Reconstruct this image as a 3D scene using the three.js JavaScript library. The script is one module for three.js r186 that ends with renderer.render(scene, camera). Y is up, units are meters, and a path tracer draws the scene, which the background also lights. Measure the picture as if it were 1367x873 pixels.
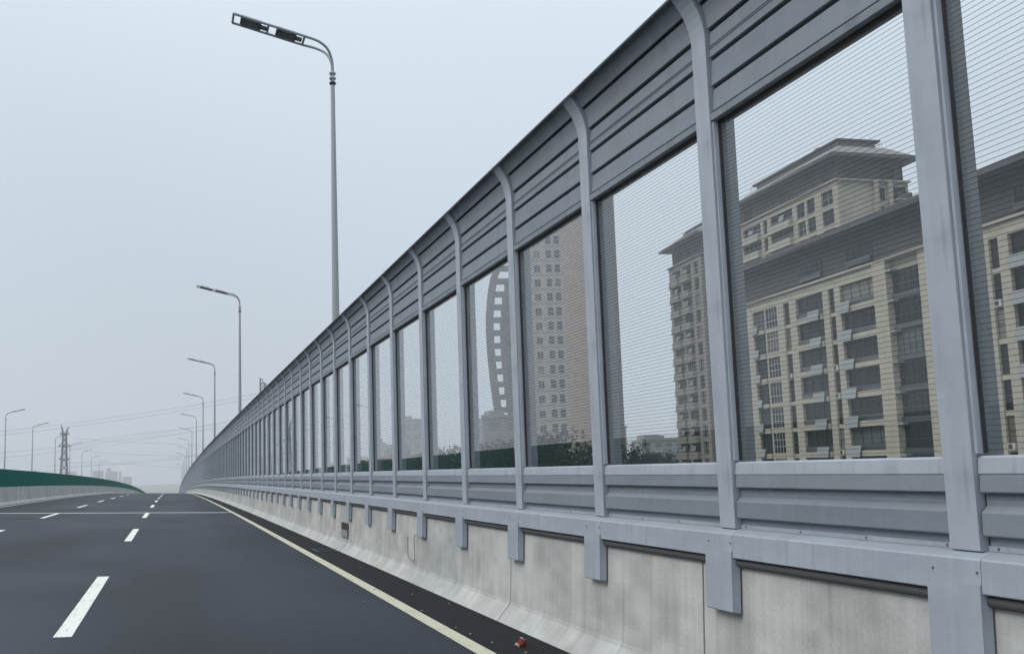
import * as THREE from 'three';
import { mergeGeometries } from 'three/addons/utils/BufferGeometryUtils.js';

// ---------------------------------------------------------------- camera, sky, sun, exposure
const EYE = 1.47;                                   // metres above the road under the lens
const scene = new THREE.Scene();
const camera = new THREE.PerspectiveCamera(34.914, 1367 / 873, 0.1, 40000);
camera.position.set(0, EYE, 0);
// camera axes in the place (X right of the road, Y up, Z back along the road), from its vanishing points
const axR = new THREE.Vector3(0.9504089, -0.0355059, 0.3089697);
const axU = new THREE.Vector3(-0.0067542, 0.9908710, 0.1346443);
const axB = new THREE.Vector3(-0.3109298, -0.1300540, 0.9414928);
camera.quaternion.setFromRotationMatrix(new THREE.Matrix4().makeBasis(axR, axU, axB));

const SUN = new THREE.Vector3(-0.74, 0.66, 0.14).normalize();
{
  const W = 512, H = 256, data = new Float32Array(W * H * 4);
  for (let j = 0; j < H; j++) for (let i = 0; i < W; i++) {
    const el = ((j + 0.5) / H - 0.5) * Math.PI, az = ((i + 0.5) / W - 0.5) * 2 * Math.PI;
    const dx = Math.cos(el) * Math.cos(az), dy = Math.sin(el), dz = Math.cos(el) * Math.sin(az);
    const t = Math.max(0, dy);
    const g = Math.pow(Math.max(0, dx * SUN.x + dy * SUN.y + dz * SUN.z), 4);
    // thin high overcast: grey-lilac near the horizon, paler blue-white overhead, brighter round the veiled sun
    const c = 0.03 * Math.sin(dx * 5.1 + 2 * dz) * Math.cos(dz * 4.3 - dy * 6) + 0.018 * Math.sin(dx * 11 - dz * 9 + dy * 13);
    const k = (j * W + i) * 4, m = 1 + c;
    data[k] = (0.585 + 0.00 * t + 0.95 * t * t + 0.25 * g) * m;
    data[k + 1] = (0.658 + 0.07 * t + 0.95 * t * t + 0.24 * g) * m;
    data[k + 2] = (0.735 + 0.15 * t + 0.93 * t * t + 0.22 * g) * m;
    data[k + 3] = 1;
  }
  const sky = new THREE.DataTexture(data, W, H, THREE.RGBAFormat, THREE.FloatType);
  sky.mapping = THREE.EquirectangularReflectionMapping; sky.magFilter = sky.minFilter = THREE.LinearFilter;
  sky.needsUpdate = true;
  scene.background = sky; scene.environment = sky;
}
const sun = new THREE.DirectionalLight(0xfff3e4, 1.5);
sun.position.copy(SUN).multiplyScalar(200); sun.castShadow = true; sun.shadow.radius = 45;
sun.shadow.camera.left = -120; sun.shadow.camera.right = 160; sun.shadow.camera.top = 160; sun.shadow.camera.bottom = -120;
sun.shadow.camera.far = 700; sun.shadow.mapSize.set(4096, 4096);
scene.add(sun, sun.target);
scene.fog = new THREE.FogExp2(0xeef1f4, 0.00040);

const renderer = new THREE.WebGLRenderer({ antialias: true });
renderer.setSize(1024, 653);
renderer.toneMapping = THREE.LinearToneMapping;
renderer.toneMappingExposure = 0.98;
renderer.shadowMap.enabled = true;

// ---------------------------------------------------------------- helpers
let seed = 7;
const rnd = () => { seed = (seed * 1664525 + 1013904223) >>> 0; return seed / 4294967296; };
const rr = (a, b) => a + (b - a) * rnd();
const hash = (i, j) => { let h = (i * 374761393 + j * 668265263) | 0; h = Math.imul(h ^ (h >>> 13), 1274126177); return ((h ^ (h >>> 16)) >>> 0) / 4294967296; };
function vnoise(x, y, px = 1e9, py = 1e9) {          // value noise, tiling every px, py cells
  const xi = Math.floor(x), yi = Math.floor(y), fx = x - xi, fy = y - yi;
  const sx = fx * fx * (3 - 2 * fx), sy = fy * fy * (3 - 2 * fy);
  const w = (a, n) => ((a % n) + n) % n;
  const a = hash(w(xi, px), w(yi, py)), b = hash(w(xi + 1, px), w(yi, py)), c = hash(w(xi, px), w(yi + 1, py)), d = hash(w(xi + 1, px), w(yi + 1, py));
  return a + (b - a) * sx + (c - a) * sy + (a - b - c + d) * sx * sy;
}
const toS = (l) => l <= 0.0031308 ? l * 12.92 : 1.055 * Math.pow(l, 1 / 2.4) - 0.055;
function tex(w, h, fn, colour = true) {               // fn(u, v) gives linear r, g, b (colour) or one height
  const d = new Uint8Array(w * h * 4);
  for (let j = 0; j < h; j++) for (let i = 0; i < w; i++) {
    const o = fn((i + 0.5) / w, (j + 0.5) / h), k = (j * w + i) * 4;
    for (let q = 0; q < 3; q++) d[k + q] = 255 * Math.min(1, Math.max(0, colour ? toS(o[q]) : o));
    d[k + 3] = 255;
  }
  const t = new THREE.DataTexture(d, w, h);
  t.wrapS = t.wrapT = THREE.RepeatWrapping; t.magFilter = THREE.LinearFilter; t.minFilter = THREE.LinearMipmapLinearFilter; t.generateMipmaps = true;
  if (colour) t.colorSpace = THREE.SRGBColorSpace;
  t.needsUpdate = true; return t;
}
function rep(t, x, y) { t.repeat.set(x, y); return t; }
const lin = (r, g, b) => new THREE.Color().setRGB(r, g, b);
const std = (c, rough, o = {}) => new THREE.MeshStandardMaterial({ color: lin(...c), roughness: rough, ...o });

const counts = {};
function numbered(n) { counts[n] = (counts[n] || 0) + 1; return counts[n] === 1 ? n : n + '_' + String(counts[n] - 1).padStart(3, '0'); }
function sh(o) { o.traverse(m => { if (m.isMesh) { m.castShadow = true; m.receiveShadow = true; } }); return o; }
function thing(name, label, category, pos, group) {
  const o = new THREE.Group(); o.name = numbered(name); o.position.copy(pos); o.userData = { label, category };
  if (group) o.userData.group = group;
  scene.add(o); return o;
}
function part(name, geo, m, parent, pos) {
  const o = new THREE.Mesh(geo, m); o.name = name; if (pos) o.position.copy(pos);
  o.castShadow = o.receiveShadow = true; parent.add(o); return o;
}
function grp(name, parent, pos) { const o = new THREE.Group(); o.name = name; if (pos) o.position.copy(pos); parent.add(o); return o; }
function struct(name, geo, m) { const o = new THREE.Mesh(geo, m); o.name = numbered(name); o.userData.kind = 'structure'; o.castShadow = o.receiveShadow = true; scene.add(o); return o; }
const V = (x, y, z) => new THREE.Vector3(x, y, z);
function bx(x0, x1, y0, y1, z0, z1) {                 // box with uv in metres
  const g = new THREE.BoxGeometry(x1 - x0, y1 - y0, z1 - z0); const p = g.attributes.position, n = g.attributes.normal, uv = g.attributes.uv;
  g.translate((x0 + x1) / 2, (y0 + y1) / 2, (z0 + z1) / 2);
  for (let i = 0; i < p.count; i++) {
    if (Math.abs(n.getX(i)) > 0.5) uv.setXY(i, p.getZ(i), p.getY(i)); else if (Math.abs(n.getY(i)) > 0.5) uv.setXY(i, p.getX(i), p.getZ(i)); else uv.setXY(i, p.getX(i), p.getY(i));
  }
  return g;
}
function prof(pts, L, z0 = 0, caps = true) {          // outline [x, y] anticlockwise as seen from +z, drawn out from z0 to z0 - L; uv in metres
  const P = [], N = [], U = []; let s = 0;
  for (let i = 0; i < pts.length; i++) {
    const a = pts[i], b = pts[(i + 1) % pts.length], dx = b[0] - a[0], dy = b[1] - a[1], l = Math.hypot(dx, dy); if (l < 1e-6) continue;
    const nx = dy / l, ny = -dx / l;
    const q = [[a, z0, 0, 0], [b, z0, 0, l], [b, z0 - L, L, l], [a, z0, 0, 0], [b, z0 - L, L, l], [a, z0 - L, L, 0]];
    // order chosen so that faces point outward
    for (const e of [q[0], q[2], q[1], q[3], q[5], q[4]]) { P.push(e[0][0], e[0][1], e[1]); N.push(nx, ny, 0); U.push(e[2], s + e[3]); }
    s += l;
  }
  if (caps) {
    const c = pts.map(p => new THREE.Vector2(p[0], p[1])), tri = THREE.ShapeUtils.triangulateShape(c, []);
    for (const [z, nz] of [[z0, 1], [z0 - L, -1]]) for (const t of tri) {
      const o = nz > 0 ? t : [t[0], t[2], t[1]];
      for (const k of o) { P.push(pts[k][0], pts[k][1], z); N.push(0, 0, nz); U.push(pts[k][0], pts[k][1]); }
    }
  }
  const g = new THREE.BufferGeometry();
  g.setAttribute('position', new THREE.Float32BufferAttribute(P, 3)); g.setAttribute('normal', new THREE.Float32BufferAttribute(N, 3)); g.setAttribute('uv', new THREE.Float32BufferAttribute(U, 2));
  return g;
}
function bar(a, b, r, sides = 6, r2 = r) {            // round bar from a to b
  const d = b.clone().sub(a), g = new THREE.CylinderGeometry(r2, r, d.length(), sides, 1);
  g.applyQuaternion(new THREE.Quaternion().setFromUnitVectors(V(0, 1, 0), d.clone().normalize())); g.translate((a.x + b.x) / 2, (a.y + b.y) / 2, (a.z + b.z) / 2);
  return g;
}
const tube = (pts, r, seg = 24, sides = 8) => new THREE.TubeGeometry(new THREE.CatmullRomCurve3(pts), seg, r, sides);
const merge = (gs) => mergeGeometries(gs.map(g => { const q = g.index ? g.toNonIndexed() : g; for (const k of Object.keys(q.attributes)) if (!['position', 'normal', 'uv'].includes(k)) q.deleteAttribute(k); return q; }));

// the road: a crest ahead and a fall to the right
const K = 4.2e-5, FALL = 0.044, DEND = 560;
const drop = (D) => D > 0 ? K * D * D : 0;
const slope = (D) => D > 0 ? 2 * K * D : 0;
const roadY = (X, D) => -FALL * X - drop(D);

// ---------------------------------------------------------------- materials
const fineT = tex(512, 512, (u, v) => {
  const n = hash(Math.floor(u * 512), Math.floor(v * 512)), a = vnoise(u * 128, v * 128, 128, 128), b = vnoise(u * 16, v * 16, 16, 16);
  const m = 0.50 + 0.62 * n * n + 0.34 * a + 0.30 * b; return [m * 0.78, m * 0.79, m * 0.80];
});
const fineB = tex(512, 512, (u, v) => 0.5 * hash(Math.floor(u * 256), Math.floor(v * 256)) + 0.5 * vnoise(u * 120, v * 120, 120, 120), false);
const asphalt = new THREE.MeshPhysicalMaterial({ specularIntensity: 0.45, vertexColors: true, map: rep(fineT, 0.9, 0.9), bumpMap: rep(fineB, 0.9, 0.9), bumpScale: 0.004, roughness: 0.62 });
const gutterShadeMix = new THREE.MeshPhysicalMaterial({ color: lin(0.013, 0.0155, 0.019), map: fineT, bumpMap: fineB, bumpScale: 0.005, roughness: 0.8, specularIntensity: 0.4 });  // dark shoulder asphalt, with the shade of the barrier put into its colour
const paintWorn = tex(256, 1024, (u, v) => {
  const a = vnoise(u * 24, v * 160, 24, 160), b = vnoise(u * 6, v * 30, 6, 30), c = hash(Math.floor(u * 256), Math.floor(v * 1024));
  const w = Math.min(1, Math.max(0, (b * 0.6 + a * 0.5 - 0.72) * 5)); const m = 0.9 + 0.12 * (c - 0.5) - 0.12 * a;
  return [m * (1 - 0.40 * w), m * (1 - 0.41 * w), m * (1 - 0.43 * w)];
});
const whitePaint = new THREE.MeshStandardMaterial({ color: lin(0.80, 0.81, 0.765), map: rep(paintWorn, 1, 0.12), roughness: 0.7 });
const creamPaint = new THREE.MeshStandardMaterial({ color: lin(0.62, 0.605, 0.47), map: rep(paintWorn.clone(), 1, 0.16), roughness: 0.75 });
creamPaint.map.needsUpdate = true;

// parapet concrete: board-smooth, rain streaks running down it, paler efflorescence
const concT = tex(1024, 512, (u, v) => {              // u along 8 m, v down the profile
  const st = vnoise(u * 150, v * 3, 150, 3), st2 = vnoise(u * 420, v * 5, 420, 5), bl = vnoise(u * 18, v * 7, 18, 7), bl2 = vnoise(u * 48, v * 22, 48, 22), g = hash(Math.floor(u * 1024), Math.floor(v * 512));
  const pk = vnoise(u * 9 + 3, v * 4, 9, 4);
  let m = 0.84 + 0.09 * (st - 0.5) + 0.07 * (st2 - 0.5) + 0.26 * (bl - 0.5) + 0.16 * (bl2 - 0.5) + 0.06 * (g - 0.5);
  const drip = Math.max(0, vnoise(u * 110 + 7, v * 1.6, 110, 2) - 0.68) * 1.6; m -= drip * 0.2;
  return [m * (1 + 0.03 * (pk - 0.5)), m, m * (1.0 - 0.03 * (pk - 0.5))];
});
const concB = tex(512, 512, (u, v) => 0.6 * vnoise(u * 90, v * 60, 90, 60) + 0.4 * hash(Math.floor(u * 512), Math.floor(v * 512)), false);
const concrete = new THREE.MeshStandardMaterial({ color: lin(0.49, 0.505, 0.50), map: rep(concT, 1 / 8, 1 / 2.2), bumpMap: rep(concB, 0.7, 0.7), bumpScale: 0.003, roughness: 0.9 });
const concreteDark = concrete;                        // deck and median are cast from the same mix

// painted aluminium: faint drawn lines along the sheet, dust in soft blotches
const aluT = tex(512, 512, (u, v) => {
  const l = vnoise(u * 5, v * 256, 5, 256), b = vnoise(u * 7, v * 9, 7, 9), b2 = vnoise(u * 40, v * 40, 40, 40); const st = vnoise(u * 70, v * 3, 70, 3), sp = hash(Math.floor(u * 512), Math.floor(v * 512)) > 0.994 ? 0.14 : 0;
  const m = 0.92 + 0.03 * (l - 0.5) + 0.13 * (b - 0.5) + 0.05 * (b2 - 0.5) + 0.08 * (st - 0.5) - sp - Math.max(0, vnoise(u * 33 + 5, v * 2, 33, 2) - 0.74) * 0.5;
  return [m, m, m];
});
const aluB = tex(256, 512, (u, v) => 0.5 + 0.42 * Math.sin(v * Math.PI * 2 * 64) + 0.08 * vnoise(u * 8, v * 128, 8, 128), false);
const post1 = new THREE.MeshStandardMaterial({ color: lin(0.350, 0.397, 0.457), map: rep(aluT, 0.6, 0.9), roughness: 0.52, metalness: 0.0 });
const slatM = [0, 1, 2].map(i => new THREE.MeshStandardMaterial({ color: lin(0.185 + 0.008 * i, 0.218 + 0.007 * i, 0.258 + 0.005 * i), map: rep(aluT, 0.6, 0.9), bumpMap: rep(aluB, 1, 2.8), bumpScale: 0.0005, roughness: 0.55 }));
const capM = post1, sillM = post1;
const beamM = std([0.17, 0.19, 0.205], 0.6, { map: aluT });
const gasketM = std([0.018, 0.02, 0.023], 0.7);
const steelDark = std([0.06, 0.065, 0.07], 0.5, { metalness: 0.3 });
const conduitM = std([0.07, 0.073, 0.076], 0.8);
const screwM = std([0.16, 0.17, 0.18], 0.45, { metalness: 0.6 });
const acrylic = new THREE.MeshPhysicalMaterial({ color: lin(0.965, 0.975, 0.975), transmission: 1, thickness: 0, roughness: 0.0, ior: 1.3 });
const threadM = std([0.03, 0.033, 0.036], 0.7);

// ---------------------------------------------------------------- ground and road deck
struct('ground', (() => { const g = new THREE.PlaneGeometry(5200, 5200, 1, 1); g.rotateX(-Math.PI / 2); g.translate(0, -26, -1100); return g; })(), std([0.22, 0.22, 0.20], 0.95));
{
  const xs = [], ds = [];
  for (let x = -9.4; x <= 3.26; x += 0.4) xs.push(x); xs.push(3.3);
  for (let d = -14; d < 90; d += 0.8) ds.push(d); for (let d = 90; d <= DEND; d += 5) ds.push(d);
  const P = [], C = [], U = [], I = [];
  for (const d of ds) for (const x of xs) {
    P.push(x, roadY(x, d), -d); U.push(x, d);
    const broad = vnoise(x * 0.42 + 9, d * 0.08 + 3), patch = vnoise(x * 0.8 + 40, d * 0.42), str = vnoise(x * 1.3, d * 0.02 + 8);
    let m = 0.95 + 0.95 * (broad - 0.5) + 0.75 * (patch - 0.5) + 0.55 * (str - 0.5);
    const lil = vnoise(x * 0.3 + 70, d * 0.05); let c = [(0.019 + 0.005 * lil) * m, 0.029 * m, 0.041 * m];
    C.push(...c);
  }
  const n = xs.length;
  for (let j = 0; j < ds.length - 1; j++) for (let i = 0; i < n - 1; i++) { const a = j * n + i; I.push(a, a + 1, a + n, a + 1, a + n + 1, a + n); }
  const g = new THREE.BufferGeometry();
  g.setAttribute('position', new THREE.Float32BufferAttribute(P, 3)); g.setAttribute('color', new THREE.Float32BufferAttribute(C, 3)); g.setAttribute('uv', new THREE.Float32BufferAttribute(U, 2)); g.setIndex(I); g.computeVertexNormals();
  const road = struct('road', g, asphalt);
  // painted lines, a sheet 4 mm above the asphalt
  const strip = (x0, x1, d0, d1, lift = 0.004) => {
    const n = Math.max(1, Math.ceil((d1 - d0) / 4)), P = [], U = [], I = [];
    for (let i = 0; i <= n; i++) { const d = d0 + (d1 - d0) * i / n; for (const [x, u] of [[x0, 0], [x1, 1]]) { P.push(x, roadY(x, d) + lift, -d); U.push(u, d); } }
    for (let i = 0; i < n; i++) { const a = i * 2; I.push(a, a + 1, a + 2, a + 1, a + 3, a + 2); }
    const q = new THREE.BufferGeometry(); q.setAttribute('position', new THREE.Float32BufferAttribute(P, 3)); q.setAttribute('uv', new THREE.Float32BufferAttribute(U, 2)); q.setIndex(I); q.computeVertexNormals(); return q;
  };
  struct('shoulder', strip(2.615, 3.235, -14, DEND, 0.003), gutterShadeMix);  // dark sheet: barrier shade painted along the parapet foot
  part('edge_line', strip(2.46, 2.62, -14, DEND), creamPaint, road);
  part('edge_line', strip(-8.12, -7.97, -14, DEND), whitePaint, road);
  for (let k = -1; k < 26; k++) {
    const d = 10.62 + 15.2 * k;
    part('lane_dash', strip(-1.02, -0.86, d, d + 6.15), whitePaint, road);
    part('lane_dash', strip(-4.48, -4.32, d + 0.1, d + 6.2), whitePaint, road);
  }
  // steel comb of the bridge joint
  const jt = struct('expansion_joint', merge([strip(-8.3, 2.6, 46.75, 47.03, 0.007), strip(-8.3, 2.6, 47.09, 47.37, 0.007)]), std([0.55, 0.56, 0.55], 0.6));
  part('joint_seal', strip(-8.3, 2.6, 47.0305, 47.0895, 0.0065), gasketM, jt);
}
// deck under the road, and the opposite carriageway behind the green fence
{
  const gs = [], gs2 = [];
  for (let d = -14; d < DEND; d += 14) {
    const y = roadY(0, d), y1 = roadY(0, d + 14), m = [];
    const a = prof([[-9.6, -1.9], [-4, -2.6], [0.5, -2.6], [3.9, -2.0], [3.9, -0.32], [-9.6, 0.24]], 14, -d); // girder below the road surface
    const b = prof([[-23.6, -1.6], [-10.6, -1.6], [-10.6, 0.3], [-23.6, 0.3]], 14, -d);
    for (const g of [a, b]) { const p = g.attributes.position; for (let i = 0; i < p.count; i++) p.setY(i, p.getY(i) + (p.getZ(i) < -d - 7 ? y1 : y) - (g === a ? 0.02 : 0)); }
    gs.push(a); gs2.push(b);
  }
  struct('bridge_deck', merge(gs), concreteDark);
  struct('opposite_carriageway', merge(gs2), std([0.07, 0.073, 0.078], 0.85));
}

// ---------------------------------------------------------------- noise barrier along the right of the road
const P0 = 3.834, STEP = 2.131, PW = 0.19;            // first post in view, spacing, post width along the road
const IMIN = -4, INEAR = 18, IMID = 56, IMAX = 250;
const S0 = 2.80, ARC = 0.5;
const mp = (n, s) => {                                // point n metres behind the front line, s metres up along it (bent toward the road at the top)
  if (s <= S0) return [3.42 + n, s];
  const t = (s - S0) / ARC; return [2.92 + (ARC + n) * Math.cos(t), S0 + (ARC + n) * Math.sin(t)];
};
function outline(front, nb, s0, s1) {                  // front: list of [n, s] from bottom to top; nb: depth of the back
  const o = front.map(p => mp(p[0], p[1])).reverse();  // downwards along the front
  const back = []; const k = Math.max(2, Math.ceil((s1 - s0) / 0.07));
  for (let i = 0; i <= k; i++) back.push(mp(nb, s0 + (s1 - s0) * i / k));
  return o.concat(back);
}
const ladder = (n, s0, s1, k = 8) => Array.from({ length: k + 1 }, (_, i) => [n, s0 + (s1 - s0) * i / k]);
const L = STEP - PW - 0.012, LS = STEP - PW + 0.004;
const gPost = prof(outline([[0.004, -0.462], [0, -0.458], ...ladder(0, 2.7, 3.19, 9)], 0.052, -0.462, 3.19), PW);
const gBeam = prof(outline([[0.0525, -0.462], ...ladder(0.0525, 2.7, 3.17, 8)], 0.19, -0.462, 3.17), PW - 0.02, -0.01);
const SL = [[2.29, 2.464], [2.464, 2.664], [2.664, 2.864], [2.864, 3.045], [3.045, 3.19]];
function slatOutline([a, b], i) {
  const f = [[0.05, a + 0.001], [0.026, a + 0.001], [0.020, a + 0.006], [0.022, a + 0.03]];
  if (i === 2) f.push([0.022, a + 0.060], [0.0165, a + 0.062], [0.0165, a + 0.067], [0.024, a + 0.069], [0.024, a + 0.077], [0.0185, a + 0.079], [0.0185, a + 0.084], [0.026, a + 0.087]);
  for (let k = 1; k <= 4; k++) f.push([0.024 + 0.010 * k / 4 + (i === 2 ? 0.002 : 0), a + (i === 2 ? 0.09 : 0.04) + (b - a - 0.022 - (i === 2 ? 0.09 : 0.04)) * k / 4]);
  if (i < 4) f.push([0.040, b - 0.019], [0.075, b - 0.019], [0.075, b - 0.0005]); else f.push([0.036, b - 0.0005]);
  return outline(f, 0.135, a + 0.001, b - 0.0005);
}
const gSlat = SL.map((s, i) => prof(slatOutline(s, i), LS - 0.013, 0.008));
const gTrim = prof(outline([[0.008, 2.225], [0.004, 2.229], [0.004, 2.272], [0.008, 2.2765]], 0.048, 2.225, 2.2765), LS, 0.008);
const gSoffit = prof(outline([[0.0485, 2.2255], [0.0485, 2.286]], 0.134, 2.2255, 2.286), LS, 0.008);
const gCapTop = prof(outline([[-0.012, 3.1915], [-0.012, 3.203]], 0.165, 3.1915, 3.203), STEP);
// clear pane, its threads, its gasket and its metal stiles
const GY0 = -0.045, GY1 = 2.228;
const gGlass = bx(3.478, 3.4825, GY0, GY1, -L, 0);
const gThread = (() => { const gs = []; for (let y = GY0 + 0.03; y < GY1 - 0.01; y += 0.0268) gs.push(bx(3.4768, 3.4776, y, y + 0.0022, -L + 0.004, -0.004)); return merge(gs); })();
const gStile = [bx(3.436, 3.4665, -0.03, 2.222, -0.014, 0.004), bx(3.436, 3.4665, -0.03, 2.222, -L - 0.004, -L + 0.014)];
const gGasket = [bx(3.4675, 3.488, -0.028, 2.222, -0.023, -0.0165), bx(3.4675, 3.488, -0.028, 2.222, -L + 0.0165, -L + 0.023), bx(3.4695, 3.489, 2.212, 2.2245, -L + 0.024, -0.024)];
// lower metal panel: sloping sill and two ribs
const cw = (p) => p.slice().reverse();
const gSill = prof(cw([[3.500, -0.075], [3.500, -0.047], [3.474, -0.042], [3.462, -0.040], [3.448, -0.050], [3.441, -0.118], [3.443, -0.1215], [3.500, -0.1215]]).map(p => p), L);
const LR = STEP - PW - 0.012;
const gRib1 = prof(cw([[3.545, -0.1222], [3.447, -0.1222], [3.441, -0.126], [3.434, -0.198], [3.438, -0.2045], [3.466, -0.2055], [3.466, -0.2335], [3.545, -0.2335]]), LR, 0.008);
const gRib2 = prof(cw([[3.545, -0.2345], [3.466, -0.2345], [3.466, -0.262], [3.437, -0.288], [3.433, -0.293], [3.430, -0.388], [3.434, -0.3945], [3.466, -0.397], [3.466, -0.462], [3.545, -0.462]]), LR, 0.008);
const gBackLow = bx(3.5455, 3.55, -0.462, -0.05, -LS + 0.008, 0.008);
const gBackUp = prof(outline(ladder(0.1355, 2.226, 3.188, 8), 0.141, 2.226, 3.188), LS, 0.008);
// sheet-metal capping over the parapet, and the cover that hangs over each anchor plate
const LC = STEP - 0.004;
const gCap = prof(cw([[3.60, -0.455], [3.471, -0.455], [3.466, -0.4625], [3.425, -0.468], [3.365, -0.486], [3.358, -0.494], [3.352, -0.632], [3.356, -0.637], [3.372, -0.636], [3.366, -0.50], [3.60, -0.50]]), LC);
const gFlange = merge([bx(3.461, 3.4655, -0.4615, -0.438, -L, 0)]);
const gConduit = new THREE.CylinderGeometry(0.03, 0.03, STEP, 12).rotateX(Math.PI / 2).translate(3.404, -0.668, -STEP / 2);
const gScrew = (() => { const g = new THREE.CylinderGeometry(0.006, 0.007, 0.005, 8); g.rotateZ(Math.PI / 2); return g; })();
const gCover = (() => {                                // front, sides and bottom of a folded box
  const t = 0.003, z0 = 0, z1 = -0.335, yT = -0.60, yB = -0.965;
  const front = prof(cw([[3.345, yT], [3.333, yB], [3.337, yB - 0.006], [3.349, yT]]), 0.335);
  const s = cw([[3.3492, yT + 0.005], [3.338, yB], [3.391, yB - 0.012], [3.408, yT + 0.005]]);
  return merge([front, prof(s, t, z0 - 0.001), prof(s, t, z1 + t + 0.001), prof(cw([[3.338, yB - 0.004], [3.338, yB - 0.007], [3.391, yB - 0.019], [3.391, yB - 0.016]]), 0.333, -0.001)]);
})();
const gCoverTop = bx(3.3455, 3.3485, -0.6, -0.52, -0.335, 0);

const barrier = thing('noise_barrier', 'grey metal and clear acrylic noise barrier along the right road edge', 'noise barrier', V(3.42, 0, -2));
const bpos = (D, dy = 0) => V(-3.42, EYE - drop(D) + dy, -D + 2);
const far = { post: [], beam: [], panel: [], glass: [], thread: [], low: [], cap: [], sill: [] };
const shift = (g, D, tilt) => { const q = g.clone(); if (tilt) q.rotateX(-Math.atan(slope(D))); q.translate(-3.42, EYE - drop(D), -D + 2); return q; };
const gPanelMid = merge([...gSlat, gTrim, gBackUp]), gLowMid = merge([gRib1, gRib2]);
for (let i = IMIN; i <= IMAX; i++) {
  const D = P0 + STEP * i, Db = D + PW + 0.006, a = -Math.atan(slope(D));
  if (i > IMID) {
    far.post.push(shift(gPost, D)); far.beam.push(shift(gBeam, D)); far.panel.push(shift(gPanelMid, Db, 1)); far.glass.push(shift(gGlass, Db, 1));
    far.low.push(shift(gLowMid, Db, 1)); far.cap.push(shift(gCap, D - 0.06, 1), shift(gCover, D - 0.06)); far.sill.push(shift(gSill, Db, 1));
    if (i < 130) far.thread.push(shift(gThread, Db, 1));
    continue;
  }
  const p = part('post', gPost, post1, barrier, bpos(D)); part('post_beam', gBeam, beamM, p);
  const up = i <= INEAR ? grp('upper_panel', barrier, bpos(Db)) : part('upper_panel', merge(gSlat.map(g => g.clone())), slatM[(i + 9) % 3], barrier, bpos(Db));
  up.rotation.x = a;
  if (i <= INEAR) SL.forEach((s, k) => part('slat', gSlat[k], slatM[(k + i * 2 + 20) % 3], up));
  part('bottom_trim', gTrim, slatM[2], up); part('soffit_seal', gSoffit, gasketM, up);
  const tc = part('top_capping', gCapTop, beamM, barrier, bpos(D)); tc.rotation.x = a;
  const pane = grp('glass_pane', barrier, bpos(Db)); pane.rotation.x = a;
  part('pane', gGlass, acrylic, pane); const th = part('threads', gThread, threadM, pane); th.userData.kind = 'stuff';
  for (const g of gStile) part('stile', g, post1, pane); for (const g of gGasket) part('gasket', g, gasketM, pane);
  const lo = grp('lower_panel', barrier, bpos(Db)); lo.rotation.x = a;
  part('sill', gSill, sillM, lo); part('slat', gRib1, slatM[(i + 8) % 3], lo); part('slat', gRib2, slatM[(i + 9) % 3], lo); part('flange', gFlange, capM, lo); part('back_sheet', gBackLow, gasketM, lo); part('back_sheet', gBackUp, gasketM, up);
  if (i < 5) for (let k = 0; k < 4; k++) part('screw', gScrew, screwM, lo, V(3.460, -0.449, -0.06 - k * (L - 0.12) / 3));
  const c = part('capping', gCap, capM, barrier, bpos(D - 0.06)); c.rotation.x = a;
  const cd = part('conduit', gConduit, conduitM, barrier, bpos(D)); cd.rotation.x = a;
  const cv = part('anchor_cover', gCover, capM, barrier, bpos(D - 0.06));
  if (i < 6) for (const [y, z] of [[-0.545, -0.02], [-0.545, -0.30]]) part('screw', gScrew, screwM, cv, V(3.3545, y, z));
}
for (const [n, m] of [['post', post1], ['beam', beamM], ['panel', slatM[1]], ['glass', acrylic], ['thread', threadM], ['low', slatM[1]], ['cap', capM], ['sill', sillM]]) {
  const o = part({ post: 'far_posts', beam: 'far_beams', panel: 'far_panels', glass: 'far_panes', thread: 'far_threads', low: 'far_lower_panels', cap: 'far_cappings', sill: 'far_sills' }[n], merge(far[n]), m, barrier); o.userData.kind = 'stuff';
}

// ---------------------------------------------------------------- concrete parapet under it
const parapet = thing('concrete_parapet', 'pale streaked concrete parapet carrying the noise barrier', 'parapet', V(3.4, 0, -2));
const paraPts = cw([[3.60, -0.502], [3.425, -0.502], [3.421, -0.62], [3.390, -1.30], [3.378, -1.42], [3.366, -1.455], [3.342, -1.482], [3.236, -1.598], [3.222, -1.618], [3.218, -2.3], [3.60, -2.3]]);
const joints = [-8, -2.2, 2.05, 6.42, 10.62, 21.35, 34.0, 47.06]; for (let d = 57; d < DEND - 8; d += 10) joints.push(d);
for (let j = 0; j < joints.length - 1; j++) {
  const d0 = joints[j] + 0.011, d1 = joints[j + 1] - (joints[j + 1] === 47.06 ? 0.1 : joints[j + 1] === 21.35 ? 0.05 : 0.011), g = prof(paraPts, d1 - d0);
  const uv = g.attributes.uv; for (let i = 0; i < uv.count; i++) uv.setX(i, uv.getX(i) + j * 3.37);
  const o = part('parapet_segment', g, concrete, parapet, V(-3.4, EYE - drop(d0), -d0 + 2)); o.rotation.x = -Math.atan((drop(d1) - drop(d0)) / (d1 - d0));
}
// dark filler set back in the joints
for (const d of joints.slice(1, 14)) part('joint_filler', prof(paraPts.map(([x, y]) => [x < 3.59 ? x + 0.02 : x, y]), 0.13), gasketM, parapet, V(-3.4, EYE - drop(d) - 0.003, -d + 0.065 + 2));

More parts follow.
